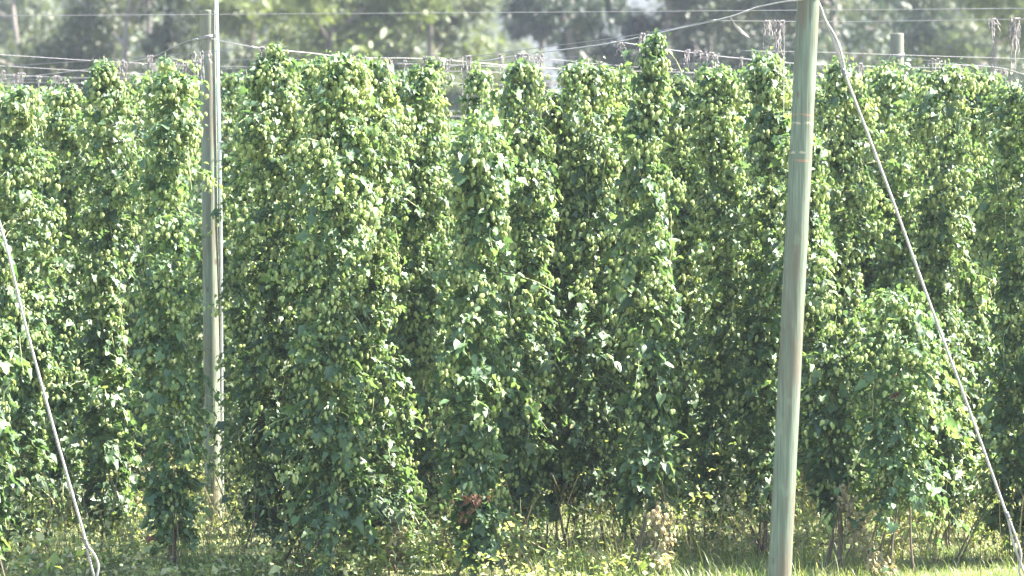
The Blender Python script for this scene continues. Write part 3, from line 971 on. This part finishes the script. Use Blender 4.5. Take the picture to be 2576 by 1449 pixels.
# the hop rows farther back read as one mass
mb = MB()
g_ = np.random.default_rng(31)
n = 60000
row = g_.integers(0, 3, n)
P = np.stack([g_.uniform(-8.5, 8.5, n), 31.5 + 2.6 * row + g_.normal(0, 0.22, n), 0.25 + 3.25 * g_.random(n)], 1)
P[:, 2] -= 0.5 * (0.5 + 0.5 * np.sin(P[:, 0] * 9 + row)) * (P[:, 2] > 2.6)
R = frames(np.array((0, -.3, .6)) + g_.normal(0, .5, (n, 3)), np.array((0, 0, -.8)) + g_.normal(0, .6, (n, 3))) * (0.085 * g_.lognormal(0, .3, n))[:, None, None]
mb.inst(*OVAL, R, P)
tag(mb.build("distant_hop_foliage", M['leaf']), kind="stuff", label="farther hop rows seen as dark green foliage through the gaps")

# ------------------------------------------------------------------ undergrowth and grass
rng = np.random.default_rng(77)
def lump(x, y):
    return 0.5 + 0.25 * np.sin(2.3 * x + 1.1 * y) + 0.25 * np.sin(5.1 * x - 2.7 * y + 1)


mb = MB()
npl = 1500
cx_ = rng.uniform(-7.5, 7.5, npl); cy_ = np.where(cx_ < 0.8 + rng.normal(0, 0.5, npl), 20.0, 21.3) + 8.5 * rng.random(npl) ** 1.25
ch = (0.16 + 0.50 * lump(cx_, cy_)) * np.clip((cy_ - 19.2) / 1.6, 0.3, 1) * rng.lognormal(0, 0.25, npl)
cw = rng.uniform(0.05, 0.16, npl)
n = 105000
ci = rng.integers(0, npl, n)
u_ = rng.random(n) ** 0.8
P = np.stack([cx_[ci] + rng.normal(0, 1, n) * cw[ci] * (0.4 + 0.6 * u_), cy_[ci] + rng.normal(0, 1, n) * cw[ci] * (0.4 + 0.6 * u_), 0.01 + ch[ci] * u_], 1)
R = frames(np.array((0, 0, 0.9)) + rng.normal(0, 0.55, (n, 3)), rng.normal(0, 1, (n, 3)) + np.array((0, 0, -0.3))) * (0.029 * rng.lognormal(0, 0.45, n))[:, None, None]
SMALL = (np.array([(0, 0, 0), (0.32, 0.45, 0.12), (0, 1, -0.12), (-0.32, 0.45, 0.12), (0, .45, 0)], float), np.array([(0, 1, 4), (1, 2, 4), (2, 3, 4), (3, 0, 4)]))
mb.inst(*SMALL, R, P)
tag(mb.build("undergrowth", M['weed']), kind="stuff", label="leafy yellow-green weeds growing along the foot of the hop bines")
mb = MB()
for q in range(2600):
    x0, y0 = rng.uniform(-7, 7), 20.8 + 7.5 * rng.random() ** 1.2
    hh = rng.uniform(0.2, 0.72)
    t = np.linspace(0, 1, 6)
    l = rng.normal(0, 0.16, 2)
    mb.tube(np.stack([x0 + l[0] * t ** 1.6 + np.cumsum(rng.normal(0, .008, 6)), y0 + l[1] * t ** 1.6, hh * t], 1), rng.uniform(0.0018, 0.0042), 3, cap=False)
tag(mb.build("dry_weed_stalks", M['dry']), kind="stuff", label="dry tan stalks among the weeds under the hops")


def blades(n, xr, yr, hmin, hmax, seed, clump=True):
    g_ = np.random.default_rng(seed)
    x = g_.uniform(*xr, n); y = g_.uniform(*yr, n)
    if clump:
        c_ = g_.integers(0, n // 25, n)
        cx, cy = g_.uniform(*xr, n // 25), g_.uniform(*yr, n // 25)
        x = 0.9 * (cx[c_] + g_.normal(0, 0.05, n)) + 0.1 * x; y = 0.9 * (cy[c_] + g_.normal(0, 0.05, n)) + 0.1 * y
    h = g_.uniform(hmin, hmax, n) * (0.6 + 0.8 * lump(x * 0.7, y * 0.8))
    az = g_.uniform(0, 2 * PI, n)
    bend = g_.uniform(0.2, 1.5, n)
    wdt = g_.uniform(0.0012, 0.0030, n)
    h *= g_.lognormal(0, 0.3, n)
    t = np.array([0, 0.35, 0.7, 1.0])
    dx, dy = np.cos(az), np.sin(az)
    px_, py_ = -dy, dx
    V = np.empty((n, 7, 3))
    for i, ti in enumerate(t):
        q = h * bend * ti ** 2 * 0.8
        cxp, cyp = x + dx * q, y + dy * q
        cz = h * (ti - 0.38 * bend * ti ** 2.4)
        ww = wdt * (1 - ti * 0.55)
        if i < 3:
            V[:, 2 * i] = np.stack([cxp - px_ * ww, cyp - py_ * ww, cz], 1)
            V[:, 2 * i + 1] = np.stack([cxp + px_ * ww, cyp + py_ * ww, cz], 1)
        else:
            V[:, 6] = np.stack([cxp, cyp, cz], 1)
    T1 = np.array([(0, 1, 3), (0, 3, 2), (2, 3, 5), (2, 5, 4), (4, 5, 6)])
    T = T1[None] + (np.arange(n) * 7)[:, None, None]
    return V.reshape(-1, 3), T.reshape(-1, 3)


mb = MB()
mb.add(*blades(60000, (0.1, 8), (18.6, 22.4), 0.03, 0.15, 3))
mb.add(*blades(14000, (-8, 1.2), (20.0, 22.6), 0.04, 0.18, 6))
mb.add(*blades(26000, (-9, 9), (22.3, 32), 0.10, 0.38, 4))
tag(mb.build("grass", M['grass']), kind="stuff", label="long bright green grass at the foot of the hop rows")

# the orange flower among the weeds
o = W(2250, 1331, 21.9)
fl = empty("orange_flower", (o[0], o[1], 0), "small bright orange flower among the weeds right of the thick pole", "flower")
mb = MB(); mb.tube([(0.02, 0, 0), (0.01, 0, o[2] * .5), (0, 0, o[2])], 0.003, 5); mb.build("flower_stalk", M['shoot'], fl)
mb = MB(); k = 9
aa = np.arange(k) * 2 * PI / k
R = frames(np.stack([0.5 * np.cos(aa), 0.5 * np.sin(aa) - 0.5, np.ones(k) * .6], 1), np.stack([np.cos(aa), np.sin(aa) * .4, np.sin(aa) + .2], 1)) * 0.04
mb.inst(*OVAL, R, np.tile((0, 0, o[2]), (k, 1))); mb.build("petals", M['flower'], fl)

# ------------------------------------------------------------------ background trees
DIAM = (np.array([(0, 0, 0), (0.22, 0.5, 0.03), (0, 1.05, -0.06), (-0.22, 0.5, 0.03)], float), np.array([(0, 1, 2), (0, 2, 3)]))


def tree(px, d, H, cr, mat, bark, label, seed, tr=0.14, leaves=15000, lean=0.0, low=0.22):
    g_ = np.random.default_rng(seed + 500)
    x0 = (px - CX) * d / F
    e = empty("gum_tree", (x0, d, 0), label, "tree", "gum trees in the background")
    tk = MB()
    t = np.linspace(0, 1, 12)
    trunk = np.stack([lean * t * H * 0.5 + np.cumsum(g_.normal(0, .10, 12)), np.cumsum(g_.normal(0, .10, 12)), t * H * 0.82], 1)
    trunk -= trunk[0]
    tk.tube(trunk, tr * (1.15 - 0.85 * t), 9)
    ends = []
    nl = 15
    for q in range(nl):
        f = g_.uniform(low, 0.95)
        p0 = np.array([np.interp(f, t, trunk[:, c]) for c in range(3)])
        a = q * 2.4 + g_.normal(0, .4)
        ln = cr * g_.uniform(0.6, 1.1) * (1.15 - 0.55 * f)
        up = g_.uniform(0.25, 0.95)
        tt = np.linspace(0, 1, 7)
        Q = p0 + np.stack([np.cos(a) * ln * tt, np.sin(a) * ln * tt, up * ln * tt ** 1.1], 1) + np.cumsum(g_.normal(0, 0.05 * ln / 3, (7, 3)), 0)
        tk.tube(Q, tr * 0.38 * (1 - 0.85 * tt) * (1.1 - .5 * f) + 0.012, 6)
        ends += [Q[3], Q[4], Q[5], Q[6]]
        for b in range(3):
            s0 = Q[g_.integers(2, 6)]
            a2 = a + g_.normal(0, 1.0)
            l2 = ln * g_.uniform(0.25, 0.5)
            S = s0 + np.stack([np.cos(a2) * l2 * tt, np.sin(a2) * l2 * tt, g_.uniform(-.1, .9) * l2 * tt], 1)
            tk.tube(S, tr * 0.13 * (1 - 0.8 * tt) + 0.008, 5)
            ends += [S[4], S[6]]
    tk.build("trunk", M[bark], e, smooth=True)
    ends = np.array(ends)
    ends = np.concatenate([ends, trunk[-3:]])
    nc = len(ends)
    keep = g_.random(nc) < 0.86
    ends = ends[keep]; nc = len(ends)
    cs = cr * g_.uniform(0.11, 0.27, nc)
    c_ = g_.integers(0, nc, leaves)
    o_ = unit(g_.normal(0, 1, (leaves, 3))) * (g_.random((leaves, 1)) ** 0.45)
    P = ends[c_] + o_ * cs[c_][:, None] * np.array((1, 1, 0.75))
    P[:, 2] = np.maximum(P[:, 2], 0.6)
    nrm = o_ * 0.6 + np.array((0, 0, 0.5)) + g_.normal(0, 0.5, (leaves, 3))
    tip = np.array((0, 0, -1.0)) + g_.normal(0, 0.6, (leaves, 3)) + o_ * .4
    R = frames(nrm, tip) * (0.18 * g_.lognormal(0, 0.35, leaves))[:, None, None]
    cm = MB(); cm.inst(*DIAM, R, P)
    cm.build("crown", M[mat], e)
    return e


TREES = [
    (60, 88, 15, 3.6, 'eucA', 'palebark', "olive grey gum tree blurred behind the far left edge", {}),
    (250, 84, 14, 3.4, 'eucA', 'palebark', "gum tree with pale leaning limbs left of the slimmer pole", dict(lean=0.12)),
    (430, 95, 16, 3.8, 'eucC', 'bark', "darker gum tree blurred directly behind the slimmer pole", {}),
    (640, 92, 13, 3.4, 'eucSunlit', 'bark', "yellowish green tree just right of the metal pipe", {}),
    (830, 84, 13.5, 3.6, 'eucSunlit', 'bark', "pale green leafy tree above the widest hop bine", {}),
    (1010, 90, 14.5, 3.7, 'eucSunlit', 'palebark', "light green tree above the bine with bare tan twine", {}),
    (1135, 86, 15, 3.2, 'eucA', 'bark', "olive tree with slanting dark branches above the long hanging twine", dict(lean=-0.1)),
    (1318, 100, 16, 1.7, 'eucC', 'bark', "dark trunked tree on the left rim of the pale sky gap", dict(tr=0.16, low=0.3)),
    (1440, 82, 16, 1.9, 'eucC', 'bark', "thick dark trunk with forked limbs framing the pale sky gaps", dict(tr=0.2, low=0.52, leaves=6500)),
    (1690, 86, 15, 2.9, 'eucC', 'bark', "dark green tree blurred above the tallest hop bine", {}),
    (1800, 94, 15.5, 3.5, 'eucC', 'bark', "shadowy tree behind the cable splice left of the thick pole", {}),
    (1960, 88, 14, 3.3, 'eucA', 'bark', "olive tree blurred behind the top of the thick pole", {}),
    (2112, 80, 16, 3.2, 'eucC', 'palebark', "tree with an upright mauve grey trunk right of the thick pole", dict(tr=0.15, low=0.5, leaves=9500)),
    (2290, 92, 14, 3.5, 'eucA', 'bark', "olive tree blurred behind the distant grey pole's top", {}),
    (2450, 82, 12.5, 3.0, 'eucSunlit', 'palebark', "yellow tinged small tree behind the airy looped twine", dict(lean=0.15)),
    (2590, 94, 15, 3.6, 'eucA', 'bark', "olive tree cut off by the right edge behind the high twine", {}),
]
for k, (px, d, H, cr, mt, bk, lab, opt) in enumerate(TREES):
    tree(px, d, H, cr, mt, bk, lab, k, **opt)

# the wood behind them: one far mass of crowns, open where the pale gaps are
mb = MB()
g_ = np.random.default_rng(9)
tops = []
while len(tops) < 170:
    d = g_.uniform(118, 190); px = g_.uniform(-700, 3280)
    if abs((px - 1443) * d / F) < 3.6 : continue
    tops.append((px, d))
P_, O_ = [], []
for px, d in tops:
    x0 = (px - CX) * d / F
    hh = g_.uniform(13, 20); n = 2300
    o_ = unit(g_.normal(0, 1, (n, 3))) * g_.random((n, 1)) ** 0.4
    cl = g_.normal(0, 1, (16, 3)) * np.array((1.5, 1.3, hh * 0.24)); cl[:, 0] = cl[:, 0].clip(-1.9, 1.9)
    q = g_.integers(0, 16, n)
    P_.append(np.array((x0, d, hh * 0.55)) + cl[q] + o_ * 1.15); O_.append(o_)
P = np.concatenate(P_); O = np.concatenate(O_)
P[:, 2] = np.maximum(P[:, 2], 0.4)
n = len(P)
R = frames(O * .6 + np.array((0, 0, .5)) + g_.normal(0, .5, (n, 3)), np.array((0, 0, -1.)) + g_.normal(0, .6, (n, 3))) * (0.36 * g_.lognormal(0, .3, n))[:, None, None]
mb.inst(*DIAM, R, P)
for px, d in tops:
    x0 = (px - CX) * d / F
    mb.tube([(x0, d, 0), (x0 + g_.normal(0, .3), d, 6), (x0 + g_.normal(0, .5), d, 13)], [0.22, 0.17, 0.08], 6)
tag(mb.build("distant_wood", M['eucA']), kind="stuff", label="far wood of grey green trees fading into haze")

# ------------------------------------------------------------------ haze
def box(x0, x1, y0, y1, z0, z1):
    V = np.array([(x, y, z) for x in (x0, x1) for y in (y0, y1) for z in (z0, z1)], float)
    Q = [(0, 1, 3, 2), (4, 6, 7, 5), (0, 4, 5, 1), (2, 3, 7, 6), (0, 2, 6, 4), (1, 5, 7, 3)]
    T = [t for a, b, c_, d_ in Q for t in ((a, b, c_), (a, c_, d_))]
    return V, np.array(T)


m = bpy.data.materials.new("haze_air")
m.use_nodes = True
nt = m.node_tree
nt.nodes.remove(nt.nodes["Principled BSDF"])
pv = nt.nodes.new("ShaderNodeVolumePrincipled")
pv.inputs["Color"].default_value = (0.78, 0.86, 1.0, 1)
pv.inputs["Density"].default_value = HAZE_DENSITY
pv.inputs["Anisotropy"].default_value = 0.3
nt.links.new(pv.outputs[0], nt.nodes["Material Output"].inputs["Volume"])
V, T = box(-640, 640, -80, 1170, -1.0, 68.0)
tag(mesh_tris("haze", V, T, m), kind="stuff")
